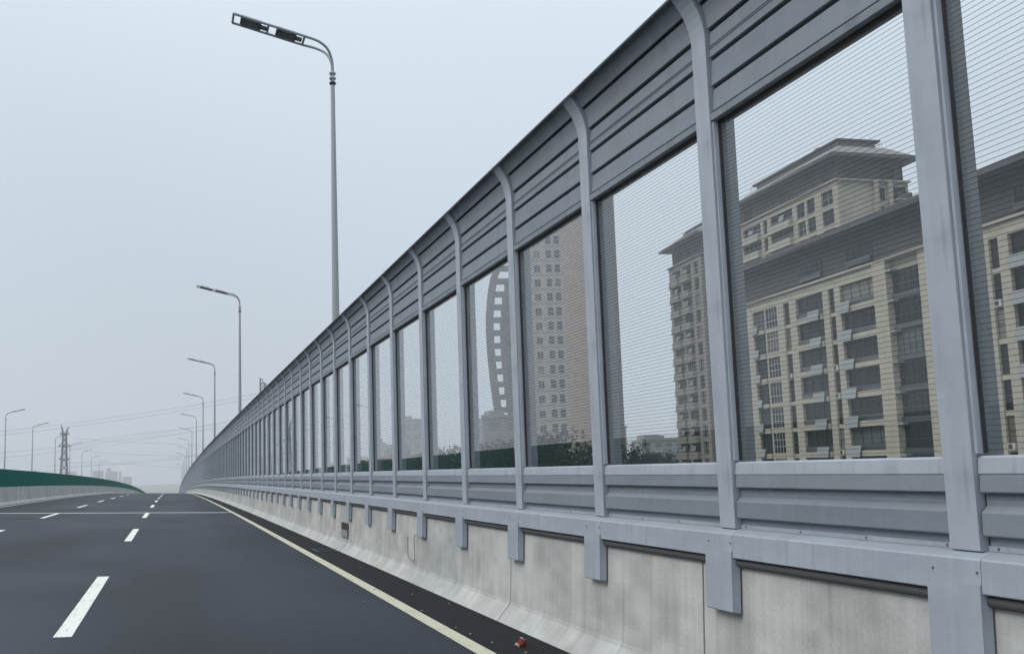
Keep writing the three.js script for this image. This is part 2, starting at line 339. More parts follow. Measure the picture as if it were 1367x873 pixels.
// junction box let into the parapet at the joint, gutter grate, hanging wire, litter
{
  const D = 21.2, t = thing('junction_box', 'small open grey cable box on the parapet joint above the gutter grate', 'cable box', V(3.375, roadY(3.3, D) + 0.26, -D));
  part('box', merge([bx(-0.012, 0.01, 0, 0.30, -0.74, -0.72), bx(-0.012, 0.01, 0, 0.30, 0.0, 0.015), bx(-0.012, 0.01, 0.285, 0.30, -0.72, 0), bx(-0.012, 0.01, 0, 0.015, -0.72, 0)]), screwM, t);
  part('opening', bx(-0.004, 0.01, 0.16, 0.285, -0.72, 0), gasketM, t);
  part('cover_plate', bx(-0.008, 0.01, 0.015, 0.155, -0.72, 0), std([0.25, 0.24, 0.23], 0.7), t);
}
{
  const D = 21.6, t = thing('gutter_grate', 'black iron gutter grate in the shoulder beside the parapet', 'drain grate', V(2.98, roadY(2.98, D) + 0.003, -D)); t.rotation.z = -FALL;
  part('pit', bx(-0.19, 0.19, 0, 0.004, -0.42, 0.42), gasketM, t);
  part('rim', merge([bx(-0.22, -0.19, 0, 0.014, -0.45, 0.45), bx(0.19, 0.22, 0, 0.014, -0.45, 0.45), bx(-0.19, 0.19, 0, 0.014, 0.42, 0.45), bx(-0.19, 0.19, 0, 0.014, -0.45, -0.42)]), steelDark, t);
  for (let k = 0; k < 11; k++) part('grate_bar', bx(-0.19, 0.19, 0.004, 0.012, -0.395 + k * 0.077, -0.375 + k * 0.077), steelDark, t);
}
{
  const D = 14.55, y = EYE - drop(D), t = thing('hanging_wire', 'thin bent wire loop hanging on the parapet beside an anchor cover', 'wire', V(3.37, y - 1.22, -D - 0.5));
  part('wire_loop', tube([V(0, 0.24, 0.36), V(-0.012, 0.25, 0.2), V(-0.014, 0.24, 0.02), V(-0.013, 0.1, 0), V(-0.012, -0.1, 0.005), V(-0.013, -0.12, -0.22), V(-0.012, -0.09, -0.42), V(-0.013, 0.1, -0.43), V(-0.013, 0.2, -0.42)], 0.005, 48, 6), screwM, t);
}
{
  const D = 8.98, X = 2.955, t = thing('crushed_carton', 'small crushed red carton lying on the dark shoulder', 'litter', V(X, roadY(X, D) + 0.004, -D)); t.rotation.set(0.05, 0.6, -FALL); t.scale.setScalar(0.8);
  const red = std([0.17, 0.028, 0.018], 0.5), tan = std([0.42, 0.28, 0.2], 0.8), whi = std([0.6, 0.45, 0.42], 0.7);
  const g = new THREE.BoxGeometry(0.085, 0.06, 0.065, 6, 4, 4), p = g.attributes.position;
  for (let i = 0; i < p.count; i++) { const n = (q) => (vnoise(p.getX(i) * 60 + q, p.getY(i) * 60 + p.getZ(i) * 45 + q) - 0.5); p.setXYZ(i, p.getX(i) + 0.012 * n(1), p.getY(i) * (1 + p.getX(i) * 4) + 0.034 + (p.getY(i) > 0 ? 0.008 * n(5) : 0), p.getZ(i) + 0.012 * n(9)); }
  g.computeVertexNormals(); part('body', g, red, t);
  const f = (w, l, q) => { const g = new THREE.PlaneGeometry(w, l, 4, 4); const p = g.attributes.position; for (let i = 0; i < p.count; i++) p.setZ(i, 0.012 * Math.sin(p.getX(i) * 70 + q) + 0.006 * Math.cos(p.getY(i) * 90)); g.computeVertexNormals(); return g; };
  const a = part('flap', f(0.09, 0.055, 1), tan, t, V(-0.085, 0.03, 0.0)); a.rotation.set(-1.1, 0.3, 0.5); const b = part('flap', f(0.07, 0.05, 3), whi, t, V(0.0, 0.078, 0.0)); b.rotation.set(-1.25, 0.2, 0.2);
}
{
  const leafM = [std([0.30, 0.25, 0.13], 0.8), std([0.4, 0.38, 0.3], 0.8), std([0.03, 0.03, 0.03], 0.8)];
  const spots = [[2.66, 11.6, 1], [2.68, 10.2, 0], [2.7, 9.75, 0], [2.74, 9.2, 0], [2.95, 17.3, 1], [2.55, 13.9, 2], [2.2, 12.6, 1], [2.9, 13.2, 1], [2.98, 18.6, 2], [3.1, 12.1, 0], [0.9, 11.3, 2], [2.86, 8.6, 0]];
  for (const [x, d, k] of spots) {
    const g = new THREE.PlaneGeometry(0.038, 0.02, 3, 2), p = g.attributes.position; for (let i = 0; i < p.count; i++) p.setZ(i, 0.012 * Math.abs(p.getX(i)) * 30 + 0.004 * rnd()); g.rotateX(-Math.PI / 2); g.computeVertexNormals();
    const o = part(numbered('litter_scrap'), g, leafM[k], scene, V(x, roadY(x, d) + 0.006, -d)); o.rotation.y = rr(0, 6);
    o.userData = { label: ['dry yellow-brown leaf scrap lying by the cream edge line', 'pale paper scrap lying on the dark asphalt', 'black crumb of dirt lying on the asphalt'][k], category: 'litter', group: ['leaf scraps by the edge line', 'paper scraps on the asphalt', 'dirt crumbs on the asphalt'][k] };
  }
}

// ---------------------------------------------------------------- street lamps
const galv = std([0.30, 0.33, 0.35], 0.45, { metalness: 0.25 }), lampDark = std([0.03, 0.036, 0.042], 0.5), lensM = std([0.09, 0.095, 0.1], 0.3);
function makeLamp(h) {                                 // h: height of the collar above the foot; arm reaches toward -X
  const t = new THREE.Group();
  part('pole', new THREE.CylinderGeometry(0.052, 0.115, h, 16).translate(0, h / 2, 0), galv, t);
  part('foot_plate', bx(-0.2, 0.2, 0, 0.025, -0.2, 0.2), galv, t);
  for (let k = 0; k < 3; k++) part('collar', new THREE.LatheGeometry([[0.04, -0.05], [0.062, -0.045], [0.088, -0.008], [0.088, 0.012], [0.06, 0.045], [0.04, 0.05]].map(p => new THREE.Vector2(...p)), 14).translate(0, h + 0.02 + 0.13 * k, 0), k ? galv : lampDark, t);
  const arm = grp('arm', t);
  const path = (s) => [V(0, h, 0.03 * s), V(0, h + 0.42, 0.035 * s), V(-0.02, h + 0.60, 0.06 * s), V(-0.14, h + 0.86, 0.15 * s), V(-0.36, h + 1.00, 0.23 * s), V(-0.72, h + 1.09, 0.27 * s), V(-1.6, h + 1.30, 0.27 * s), V(-2.44, h + 1.50, 0.27 * s)];
  for (const s of [-1, 1]) part('arm_tube', tube(path(s), 0.034, 60, 8), galv, arm);
  for (const x of [-0.72, -1.6, -2.44]) { const y = h + 1.09 + (-x - 0.72) * 0.2384; part('cross_bar', bar(V(x, y, -0.27), V(x, y, 0.27), 0.03, 8), galv, arm); }
  for (const x0 of [-0.86, -1.72]) {
    const l = grp('luminaire', t, V(x0, h + 1.09 + (-x0 - 0.72) * 0.2384, 0)); l.rotation.z = -0.234;
    const b = []; b.push(bx(-0.56, -0.05, -0.03, 0.05, -0.17, 0.17)); for (let k = 0; k < 7; k++) b.push(bx(-0.53 + k * 0.07, -0.50 + k * 0.07, 0.0505, 0.095, -0.16, 0.16));
    part('housing', merge(b), lampDark, l);
    part('lens', bx(-0.50, -0.11, -0.036, -0.0305, -0.13, 0.13), lensM, l);
    part('driver_box', merge([bx(-0.0495, 0.10, -0.04, 0.03, -0.06, 0.06)]), lampDark, l);
    part('bracket', merge([bx(-0.5, -0.44, -0.012, 0.02, -0.265, -0.1705), bx(-0.5, -0.44, -0.012, 0.02, 0.1705, 0.265), bx(-0.2, -0.14, -0.012, 0.02, -0.265, -0.1705), bx(-0.2, -0.14, -0.012, 0.02, 0.1705, 0.265)]), galv, l);
  }
  return t;
}
{
  const ord = ['first grey twin-headed', 'second', 'third', 'fourth', 'fifth', 'sixth', 'seventh', 'eighth', 'ninth', 'tenth', 'eleventh', 'twelfth'];
  const h = 10.2, proto = makeLamp(h);
  for (let k = 0; k < 12; k++) {
    const D = 25.35 + 37.9 * k, o = k ? proto.clone() : proto; o.name = numbered('street_lamp');
    o.position.set(3.82, EYE + 9.7 - h - drop(D), -D); scene.add(o);
    o.userData = { label: ord[k] + ' street lamp behind the noise barrier, counted along it toward the crest', category: 'street lamp', group: 'lamps behind the noise barrier' };
  }
  [[-22, 160], [-22, 190], [-22, 226], [-22, 258], [-22, 292], [-22, 326], [-22, 360]].forEach(([x, D], k) => {
    const o = proto.clone(); o.name = numbered('street_lamp'); o.rotation.y = Math.PI; o.position.set(x, EYE + 9.55 - h - drop(D), -D); scene.add(o);
    o.userData = { label: ord[k].split(' ')[0] + ' grey street lamp beyond the green fence, counted along it toward the crest', category: 'street lamp', group: 'lamps beyond the green fence' };
  });
}

// ---------------------------------------------------------------- left: median parapet, green fence, far side
{
  const pl = thing('median_parapet', 'low stained concrete parapet under the green fence', 'parapet', V(-8.6, 0, -20));
  const pts = cw([[-8.36, -2.0], [-8.36, -1.16], [-8.42, -1.02], [-8.50, -0.92], [-8.535, -0.14], [-8.54, -0.125], [-8.78, -0.125], [-8.82, -2.0]]).reverse().map(p => p);
  for (let d = 4; d < DEND - 10; d += 8) { const g = prof(pts, 7.985); const uv = g.attributes.uv; for (let i = 0; i < uv.count; i++) uv.setX(i, uv.getX(i) + d * 0.77); const o = part('parapet_segment', g, concreteDark, pl, V(8.6, EYE - drop(d), -d + 20)); o.rotation.x = -Math.atan((drop(d + 8) - drop(d)) / 8); }
  const gf = thing('green_fence', 'solid dark green screen fence on top of the median parapet', 'fence', V(-8.6, 0, -20));
  const gm = [0, 1].map(i => new THREE.MeshPhysicalMaterial({ color: lin(0.0005, 0.115 + i * 0.006, 0.09 + i * 0.004), roughness: 0.85, specularIntensity: 0.08 }));
  for (let d = 4, k = 0; d < DEND - 10; d += 4, k++) {
    const o = part('panel', prof([[-8.66, -0.12], [-8.62, -0.12], [-8.62, 0.80], [-8.66, 0.80]], 3.98), gm[k % 2], gf, V(8.6, EYE - drop(d), -d + 20)); o.rotation.x = -Math.atan((drop(d + 4) - drop(d)) / 4);
    const q = part('top_rail', prof([[-8.675, 0.801], [-8.605, 0.801], [-8.605, 0.835], [-8.675, 0.835]], 3.995), gm[1], gf, V(8.6, EYE - drop(d), -d + 20)); q.rotation.x = o.rotation.x;
  }
  // lorry on the far carriageway, only the top of its load box over the fence
  const D = 112, t = thing('cargo_truck', 'maroon box truck whose roof just shows over the green fence', 'truck', V(-14.2, roadY(0, D) - 0.42, -D));
  const mar = std([0.13, 0.06, 0.065], 0.6), blk = std([0.02, 0.02, 0.02], 0.8);
  part('cargo_box', merge([bx(-1.2, 1.2, 1.05, 3.28, -4.0, 3.2), bx(-1.22, 1.22, 3.2805, 3.34, -4.02, 3.22)]), mar, t);
  part('cab', prof(cw([[-1.15, 0.6], [-1.15, 2.9], [1.15, 2.9], [1.15, 0.6]]), 1.9, 5.2), std([0.4, 0.4, 0.42], 0.4), t);
  part('windscreen', bx(-1.0, 1.0, 1.8, 2.6, 5.2005, 5.22), std([0.02, 0.025, 0.03], 0.1), t);
  part('chassis', bx(-0.5, 0.5, 0.6, 1.045, -3.9, 3.25), blk, t);
  for (const [x, z] of [[-1, 4.3], [1, 4.3], [-1, -2.2], [1, -2.2], [-1, -3.3], [1, -3.3]]) part('wheel', new THREE.CylinderGeometry(0.5, 0.5, 0.28, 20).rotateZ(Math.PI / 2).translate(x, 0.5, z), blk, t);
}
// outer parapet of the far carriageway
{
  const t = thing('outer_parapet', 'concrete parapet on the outer edge of the far carriageway', 'parapet', V(-23, 0, -20));
  for (let d = 4; d < DEND - 20; d += 16) { const o = part('parapet_segment', bx(-23.4, -23.1, -1.6, -0.3, -15.98, 0), concreteDark, t, V(23, EYE - drop(d), -d + 20)); o.rotation.x = -Math.atan((drop(d + 16) - drop(d)) / 16); }
}
// pylon
const atPx = (px, py, D) => {                          // point at road distance D in the direction of a pixel of the 1367 x 873 picture
  const f = 1388, x = (px - 683.5) / f, y = -(py - 436.5) / f;
  const v = axR.clone().multiplyScalar(x).addScaledVector(axU, y).addScaledVector(axB, -1);
  return v.multiplyScalar(D / -v.z).add(new THREE.Vector3(0, EYE, 0));
};
const latM = std([0.16, 0.18, 0.19], 0.6, { metalness: 0.3 });
const pylonTop = [];
{
  const D = 470, c = atPx(85, 600, D), t = thing('lattice_pylon', 'grey lattice power pylon with two horns standing beyond the green fence', 'pylon', V(c.x, -26, -D)); t.rotation.y = 0.25;
  const y0 = atPx(85, 567, D).y + 26, prf = (y) => { const s = 1 - y / y0; return 0.6 + 2.2 * Math.pow(Math.max(0, s), 1.35); };
  const levels = []; for (let k = 0; k <= 14; k++) levels.push((y0 - 3.4) * (1 - Math.pow(1 - k / 14, 1.25)));
  const cor = (y) => [[-1, -1], [1, -1], [1, 1], [-1, 1]].map(([a, b]) => V(a * prf(y), y, b * prf(y)));
  for (let q = 0; q < 4; q++) part('leg', merge(levels.slice(0, -1).map((y, k) => bar(cor(y)[q], cor(levels[k + 1])[q], 0.2, 5))), latM, t);
  const br = []; for (let k = 0; k < 14; k++) { const a = cor(levels[k]), b = cor(levels[k + 1]); for (let q = 0; q < 4; q++) { br.push(bar(a[q], b[(q + 1) % 4], 0.1, 4), bar(b[q], a[(q + 1) % 4], 0.1, 4), bar(b[q], b[(q + 1) % 4], 0.1, 4)); } }
  part('bracing', merge(br), latM, t);
  for (const [dy, w] of [[-3.8, 1.7], [-8.8, 2.3], [-14.2, 1.9]]) { const y = y0 + dy; part('crossarm', merge([bar(V(-w, y, -0.8), V(w, y - 0.3, -0.8), 0.2, 5), bar(V(-w, y, 0.8), V(w, y - 0.3, 0.8), 0.2, 5), bar(V(-w, y, -0.8), V(-w * 0.3, y + 1.5, 0), 0.12, 5), bar(V(w, y - 0.3, 0.8), V(w * 0.3, y + 1.5, 0), 0.12, 5), bar(V(-w, y, -0.8), V(-w, y, 0.8), 0.15, 4), bar(V(w, y - 0.3, -0.8), V(w, y - 0.3, 0.8), 0.15, 4)]), latM, t); }
  for (const s of [-1, 1]) part('horn', merge([bar(V(0.25 * s, y0 - 3.5, 0), V(1.45 * s, y0 - (s > 0 ? 0.8 : 0), 0), 0.2, 5, 0.14), bar(V(0.85 * s, y0 - 3.6, 0), V(1.45 * s, y0 - (s > 0 ? 0.8 : 0), 0), 0.16, 5), bar(V(0.55 * s, y0 - 2.6, 0), V(1.05 * s, y0 - 2.7, 0), 0.1, 4)]), latM, t);
}
// overhead lines crossing behind, each one wire
{
  const wm = std([0.10, 0.11, 0.12], 0.6);
  const lines = [
    [[-60, 583, 420], [85, 566, 430], [200, 550, 420], [330, 528, 400], [450, 500, 390]], [[-60, 588, 420], [85, 571, 430], [200, 555, 420], [330, 533, 400], [450, 506, 390]],
    [[-60, 609, 520], [60, 599, 530], [160, 582, 520], [250, 572, 510], [400, 548, 500]], [[-60, 616, 520], [60, 605, 530], [160, 588, 520], [250, 578, 510], [400, 556, 500]],
    [[90, 596, 600], [150, 587, 600], [230, 575, 600], [300, 563, 600], [400, 540, 600]], [[90, 601, 600], [150, 594, 600], [230, 580, 600], [300, 568, 600], [400, 548, 600]],
    [[60, 622, 640], [140, 621, 640], [200, 614, 640], [260, 607, 640], [330, 595, 640]], [[60, 629, 640], [140, 620, 640], [180, 619, 640], [260, 609, 640], [330, 600, 640]],
    [[100, 585, 560], [160, 590, 560], [210, 592, 560], [260, 594, 560], [330, 596, 560]], [[110, 602, 560], [160, 606, 560], [210, 608, 560], [260, 609, 560], [330, 610, 560]],
    [[90, 618, 620], [150, 618, 620], [200, 622, 620], [260, 625, 620], [330, 627, 620]],
  ];
  const which = ['upper wire of the highest pair crossing above the lattice pylon', 'lower wire of the highest pair crossing at the pylon horns', 'upper wire of the pair crossing the middle of the lattice pylon', 'lower wire of the pair crossing the middle of the lattice pylon',
    'upper wire of the pair rising from the pylon toward the far lamps', 'lower wire of the pair rising from the pylon toward the far lamps', 'upper wire of the pair low over the hazy skyline blocks', 'lower wire of the pair low over the hazy skyline blocks', 'single wire sagging from beside the pylon down to the far lamps', 'faint single wire level across the far lamp posts', 'lowest faint wire sloping down just above the hazy skyline'];
  lines.forEach((l, k) => {
    const pts = l.map(p => atPx(...p)), o0 = pts[0].clone();
    const o = part(numbered('power_line'), tube(pts.map(p => p.sub(o0)), 0.045, 40, 5), wm, scene, o0);
    o.userData = { label: which[k], category: 'power line', group: 'overhead power lines' };
  });
}
// small antenna mast behind the barrier
{
  const D = 76, b = atPx(347, 540, D), t = thing('antenna_mast', 'thin mast with a grey lattice sign frame poking above the noise barrier', 'mast', V(b.x, -26, -D)), y = atPx(347, 505, D).y + 26;
  part('mast_pole', new THREE.CylinderGeometry(0.045, 0.16, y, 10).translate(0, y / 2, 0), latM, t);
  part('frame', merge([bar(V(0.02, y - 0.04, 0), V(0.14, y - 0.06, 0), 0.025), bar(V(0.14, y - 0.05, 0), V(0.2, y - 0.32, 0), 0.028), bar(V(0.03, y - 0.40, 0), V(0.2, y - 0.33, 0), 0.025), bar(V(0.12, y - 0.3, 0), V(0.13, y - 1.4, 0), 0.03), bar(V(0.03, y - 1.2, 0), V(0.42, y - 1.2, 0), 0.03)]), latM, t);
  part('panel_antenna', bx(0.22, 0.34, y - 0.72, y - 0.3, -0.05, 0.05), std([0.3, 0.32, 0.34], 0.6), t);
  part('panel_antenna', bx(0.36, 0.44, y - 0.8, y - 0.36, -0.05, 0.05), std([0.3, 0.32, 0.34], 0.6), t);
}

// ---------------------------------------------------------------- buildings
const GRD = -26;
const stoneT = tex(512, 512, (u, v) => {
  const a = vnoise(u * 60, v * 60, 60, 60), b = vnoise(u * 8, v * 8, 8, 8), s = vnoise(u * 90, v * 4, 90, 4); const m = 0.92 + 0.12 * (a - 0.5) + 0.14 * (b - 0.5) + 0.1 * (s - 0.5); return [m, m, m * 0.99];
});
const cream = std([0.35, 0.335, 0.285], 0.85, { map: rep(stoneT, 0.2, 0.2) });
const creamB = std([0.33, 0.31, 0.265], 0.85, { map: stoneT });
const darkStone = std([0.05, 0.053, 0.058], 0.8, { map: stoneT });
const roofM = std([0.06, 0.064, 0.07], 0.75, { map: stoneT });
const roofPale = std([0.19, 0.19, 0.185], 0.8, { map: stoneT });
const glassM = [[0.010, 0.014, 0.019], [0.015, 0.019, 0.024], [0.022, 0.026, 0.029]].map(c => new THREE.MeshPhysicalMaterial({ color: lin(...c), roughness: 0.2, specularIntensity: 0.3 }));
const curtains = [[0.14, 0.14, 0.13], [0.10, 0.085, 0.07], [0.07, 0.085, 0.09]].map(c => std(c, 0.6));
const mullM = std([0.045, 0.048, 0.052], 0.6), mullW = std([0.33, 0.34, 0.34], 0.6);
const acM = std([0.42, 0.42, 0.40], 0.6);
const railM = std([0.055, 0.065, 0.07], 0.3);
const awnM = std([0.21, 0.23, 0.235], 0.35);
const grp2 = (root, name, x, y, z, ry = 0) => { const g = grp(name, root, V(x, y, z)); g.rotation.y = ry; return g; };
const gcache = {};
const cbox = (w, h, d) => { const k = [w, h, d].map(v => v.toFixed(3)).join(); return gcache[k] || (gcache[k] = bx(-w / 2, w / 2, 0, h, -d, 0)); };
const cmul = (w, h, nx, ny, b = 0.06) => {
  const k = 'm' + [w, h, nx, ny, b].join(); if (gcache[k]) return gcache[k];
  const gs = []; for (let i = 0; i <= nx; i++) { const x = -w / 2 + w * i / nx; gs.push(bx(x - b / 2, x + b / 2, 0, h, 0.002, 0.06)); } for (let j = 0; j <= ny; j++) { const y = h * j / ny; gs.push(bx(-w / 2 + b / 2, w / 2 - b / 2, Math.max(0, y - b / 2), Math.min(h, y + b / 2), 0.002, 0.055)); } return gcache[k] = merge(gs);
};
// a window: dark pane, bars, and on some a top-hung sash pushed open
function win(parent, x, y, z, w, h, nx, ny, bars = mullM, sash) {
  const g = grp('window', parent, V(x, y, z));
  part('pane', cbox(w, h, 0.05), rnd() < 0.12 ? curtains[Math.floor(rnd() * 3)] : glassM[Math.floor(rnd() * 3)], g);
  part('frame', cmul(+w.toFixed(3), +h.toFixed(3), nx, ny), bars, g);
  if (w > 4) part('balustrade', cbox(w - 0.1, 0.55, 0.03), railM, g, V(0, 0.04, 0.3));
  if (sash) { const s = part('sash', cbox(sash[1], sash[2], 0.04), awnM, g, V(sash[0], sash[3], 0.3 - z + 0.26)); s.rotation.x = -0.12 - 0.12 * rnd(); }
  return g;
}
// Slab A, along the road behind the barrier. Local +x runs toward the camera, +z toward the road.
{
  const t = thing('apartment_block', 'long beige apartment slab with open sashes and a dark attic, nearest behind the glass', 'building', V(68.99, GRD, -98.89)); t.rotation.y = -(Math.PI / 2 + 0.06);
  const Y = (e) => e + EYE - GRD;                       // eye-relative height to local height
  const x0 = -19, x1 = 52, rows = 15, top0 = 17.75, ST = 3.05;
  const body = part('wall', bx(x0 + 0.3, x1, 0, Y(18.9), -14, -0.9), creamB, t);
  const attic = part('attic', bx(x0 + 0.6, x1, Y(18.9), Y(23.0), -13.6, -0.7), darkStone, t);
  const cols = [];                                       // [from, to, kind]
  const unit = (o, s) => [[o + s * 4.4, o + s * 10.9, 'big'], [o + s * 2.1, o + s * 3.26, 'nar'], [o + s * -4.9, o + s * 0.9, 'bigL'], [o + s * -7.8, o + s * -6.42, 'nar'], [o + s * -12.2, o + s * -9.4, 'grid'], [o + s * -15.5, o + s * -12.5, 'big3']].map(([a, b, k]) => [Math.min(a, b), Math.max(a, b), k, s]);
  cols.push(...unit(0, 1)); cols.push(...unit(31, -1)); 
  cols.push([13.1, 18.0, 'dark', 1]);
  cols.sort((a, b) => a[0] - b[0]);
  // piers between the openings, spandrels under each row
  let px = x0; const piers = [];
  for (const c of cols) { if (c[0] - px > 0.15) piers.push([px, c[0]]); px = Math.max(px, c[1]); } piers.push([px, x1]);
  for (const [a, b] of piers) part('pier', bx(a, b, 0, Y(18.9), -0.9, a > 10.5 && b < 13.2 ? 0.25 : 0.0), cream, t);
  const c0 = new THREE.Object3D();
  for (const [a, b, k, s] of cols) {
    if (k === 'dark') {
      part('recess_wall', bx(a, b, 0, Y(18.9), -0.895, -0.6), cream, t);
      for (let r = 0; r < rows; r++) { const y = Y(top0 - r * ST); if (y < 6) break; win(t, (a + b) / 2, y - ST + 0.06, -0.54, b - a - 0.1, ST - 0.1, 5, 2); part('ledge', bx(a, a + 0.9, y - 0.1, y + 0.12, -0.59, 0.25), awnM, t); }
      continue;
    }
    part('lintel', bx(a, b, Y(top0), Y(18.9), -0.9, -0.002), cream, t);
    for (let r = 0; r < rows; r++) {
      const y = Y(top0 - r * ST); if (y < 6) break;
      const wh = k === 'nar' ? 2.6 : 2.45, yb = y - wh, sp = part('spandrel', bx(a, b, y - ST, yb, -0.9, k === 'nar' ? -0.15 : k === 'grid' ? 0.02 : 0.22), k === 'grid' ? creamB : cream, t);
      const w = b - a, xc = (a + b) / 2;
      if (k === 'big') win(t, xc, yb, -0.4, w, wh, 4, 1, mullM, [s * (-w / 2 + 1.1), 2.3, 1.2, -0.65]);
      else if (k === 'bigL') win(t, xc, yb, -0.4, w, wh, 3, 1, mullM, [s * (w / 2 - 1.5), 2.4, 1.15, -0.62]);
      else if (k === 'big3') win(t, xc, yb, -0.35, w, wh, 3, 1, mullM, rnd() < 0.7 ? [-0.5, 1.5, 1.0, -0.4] : null);
      else if (k === 'grid') win(t, xc, yb, -0.1, w, wh, 4, 3, mullW);
      else { win(t, xc, yb, -0.3, w, wh, 1, 2); if (rnd() < 0.35) { const q = grp('air_conditioner', t, V(xc, yb - 0.28, 0.12)); part('case', cbox(0.85, 0.58, 0.3), acM, q); part('grille', cbox(0.5, 0.42, 0.01), mullM, q, V(-0.1, 0.08, 0.012)); } }
    }
  }
  // attic strip windows, then the deep eaves and roof
  for (const c of cols) if (c[2] === 'big' || c[2] === 'bigL') { win(t, (c[0] + c[1]) / 2, Y(19.6), -0.66, 4.6, 2.0, 4, 1); }
  part('ledge', bx(x0, x1, Y(18.9), Y(19.12), -0.69, 0.35), cream, t);
  part('eaves', merge([bx(x0 - 1.2, x1, Y(23.0), Y(23.35), -15, 1.5), bx(x0 - 0.9, x1, Y(23.351), Y(23.75), -14.6, 1.1)]), roofM, t);
  part('roof', prof(cw([[-14.4, Y(23.751)], [-8, Y(25.2)], [-4, Y(25.2)], [0.7, Y(23.751)]]), x1 - x0, 0).rotateY(-Math.PI / 2).translate(x0 < 0 ? x1 : 0, 0, 0).scale(1, 1, 1), roofM, t);
  for (const x of [4, 16, 27]) part('rooftop_unit', merge([bx(x, x + 2.2, Y(25.2), Y(26.1), -7.5, -5.5), bx(x + 2.4, x + 3.2, Y(25.2), Y(25.8), -7, -6)]), roofPale, t);
  part('downpipe', bar(V(x0 - 0.25, 0, 0.1), V(x0 - 0.25, Y(18.8), 0.1), 0.12, 8), mullW, t);
}
// Block B, taller, set back beyond slab A; block C beyond that
function tallBlock(name, label, pos, ry, wL, dep, creamTop, opt) {
  const t = thing(name, label, 'building', pos); t.rotation.y = ry;           // local +x toward the camera along the road side, +z to the road; corner at origin
  const Y = (e) => e + EYE - GRD, ST = 3.0;
  const wm = opt.wall, w2 = opt.wall2 || wm;
  part('wall', bx(-wL, -0.5, 0, Y(creamTop), -dep, -0.5), wm, t);
  part('attic', bx(-wL + 0.6, -0.6, Y(creamTop), Y(creamTop + 3.4), -dep + 0.5, -0.6), darkStone, t);
  // road side
  const cols = opt.cols, nr = Math.floor((creamTop + opt.depthDown) / ST);
  let px = -wL; const piers = [];
  for (const c of cols) { if (c[0] - px > 0.1) piers.push([px, c[0]]); px = c[1]; } piers.push([px, 0]);
  for (const [a, b] of piers) part('pier', bx(a, b, 0, Y(creamTop), -0.5, 0), wm, t);
  for (const [a, b, k] of cols) {
    part('lintel', bx(a, b, Y(creamTop - 0.9), Y(creamTop), -0.5, -0.01), wm, t);
    for (let r = 0; r < nr; r++) {
      const y = Y(creamTop - 0.9 - r * ST), wh = k === 'n' ? 2.3 : 1.85;
      part('spandrel', bx(a, b, y - ST, y - wh, -0.5, k === 'b' ? 0.75 : -0.05), k === 'b' ? w2 : wm, t);
      if (k === 'b') part('balcony_slab', bx(a - 0.15, b + 0.15, y - ST - 0.16, y - ST - 0.002, -0.05, 0.95), w2, t);
      win(t, (a + b) / 2, y - wh, -0.3, b - a, wh, k === 'b' ? 4 : 2, 2, rnd() < 0.3 ? mullW : mullM, k === 'b' && rnd() < 0.6 ? [rr(-0.8, 0.8), 1.6, 0.9, 0.3] : null);
    }
  }
  // end wall facing the camera (local +x)
  const e = grp('end_wall', t, V(0, 0, 0)); e.rotation.y = Math.PI / 2;        // its local +x runs away from the road
  part('face', bx(0.002, dep, 0, Y(creamTop), -0.498, -0.25), wm, e);
  for (const [a, b, k] of opt.endCols) {
    for (let r = 0; r < opt.endRows; r++) {
      const y = Y(creamTop - 0.9 - r * ST);
      if (k === 'bal') { const g = grp('balcony', t, V(0, 0, 0)); g.rotation.y = Math.PI / 2; part('slab', bx(a, b, y - 2.05, y - 1.85, -0.249, 1.1), w2, g); part('railing', merge([bx(a, b, y - 1.849, y - 0.9, 1.0, 1.06)]), mullM, g); part('back_pane', bx(a + 0.2, b - 0.2, y - 1.84, y + 0.2, -0.249, -0.2), glassM[0], g); }
      else { const g = win(t, 0, 0, 0, b - a, 1.9, 2, 2, mullM); g.rotation.y = Math.PI / 2; g.position.set(-0.19, y - 1.9, -(a + b) / 2); }
    }
  }
  for (const x of opt.endPiers || []) part('end_pier', bx(x, x + 0.7, 0, Y(creamTop), -0.249, 0.35), wm, e);
  part('ledge', bx(-wL - 0.2, 0.35, Y(creamTop) + 0.001, Y(creamTop) + 0.25, -dep - 0.2, 0.4), wm, t);
  const E0 = Y(creamTop + 3.4);
  const zd = [[-wL - 0.8, 1.6, -dep - 1.4, 1.7, 0, 0.3], [-wL - 0.4, 1.1, -dep - 1, 1.2, 0.301, 0.7]];
  part('eaves', merge(zd.map(([a, b, c, d, y0, y1]) => bx(a, b, E0 + y0, E0 + y1, c, d))), roofM, t);
  part('roof', (() => { // hipped frustum
    const a = [-wL - 0.2, 0.9, -dep - 0.8, 1.0], b = [-wL + 2.6, -1.9, -dep + 2.2, -1.8], y0 = E0 + 0.701, y1 = E0 + 2.6, c = ([p, q, r, s], y) => [[p, y, s], [q, y, s], [q, y, r], [p, y, r]];
    const A = c(a, y0), B = c(b, y1), P = []; for (let i = 0; i < 4; i++) { const j = (i + 1) % 4; P.push(...A[i], ...A[j], ...B[j], ...A[i], ...B[j], ...B[i]); } P.push(...B[0], ...B[1], ...B[2], ...B[0], ...B[2], ...B[3]);
    const g = new THREE.BufferGeometry(); g.setAttribute('position', new THREE.Float32BufferAttribute(P, 3)); g.computeVertexNormals(); g.setAttribute('uv', new THREE.Float32BufferAttribute(P.filter((_, i) => i % 3 < 2), 2)); return g;
  })(), roofPale, t);
  part('penthouse', bx(-wL + 4, -3.4, E0 + 2.601, E0 + opt.pent, -dep + 3, -3.0), roofPale, t);
  part('stair_core', merge([bx(-wL * 0.45, -wL * 0.2, E0 + opt.pent + 0.281, E0 + opt.pent + 1.5, -dep * 0.75, -dep * 0.4)]), roofPale, t);
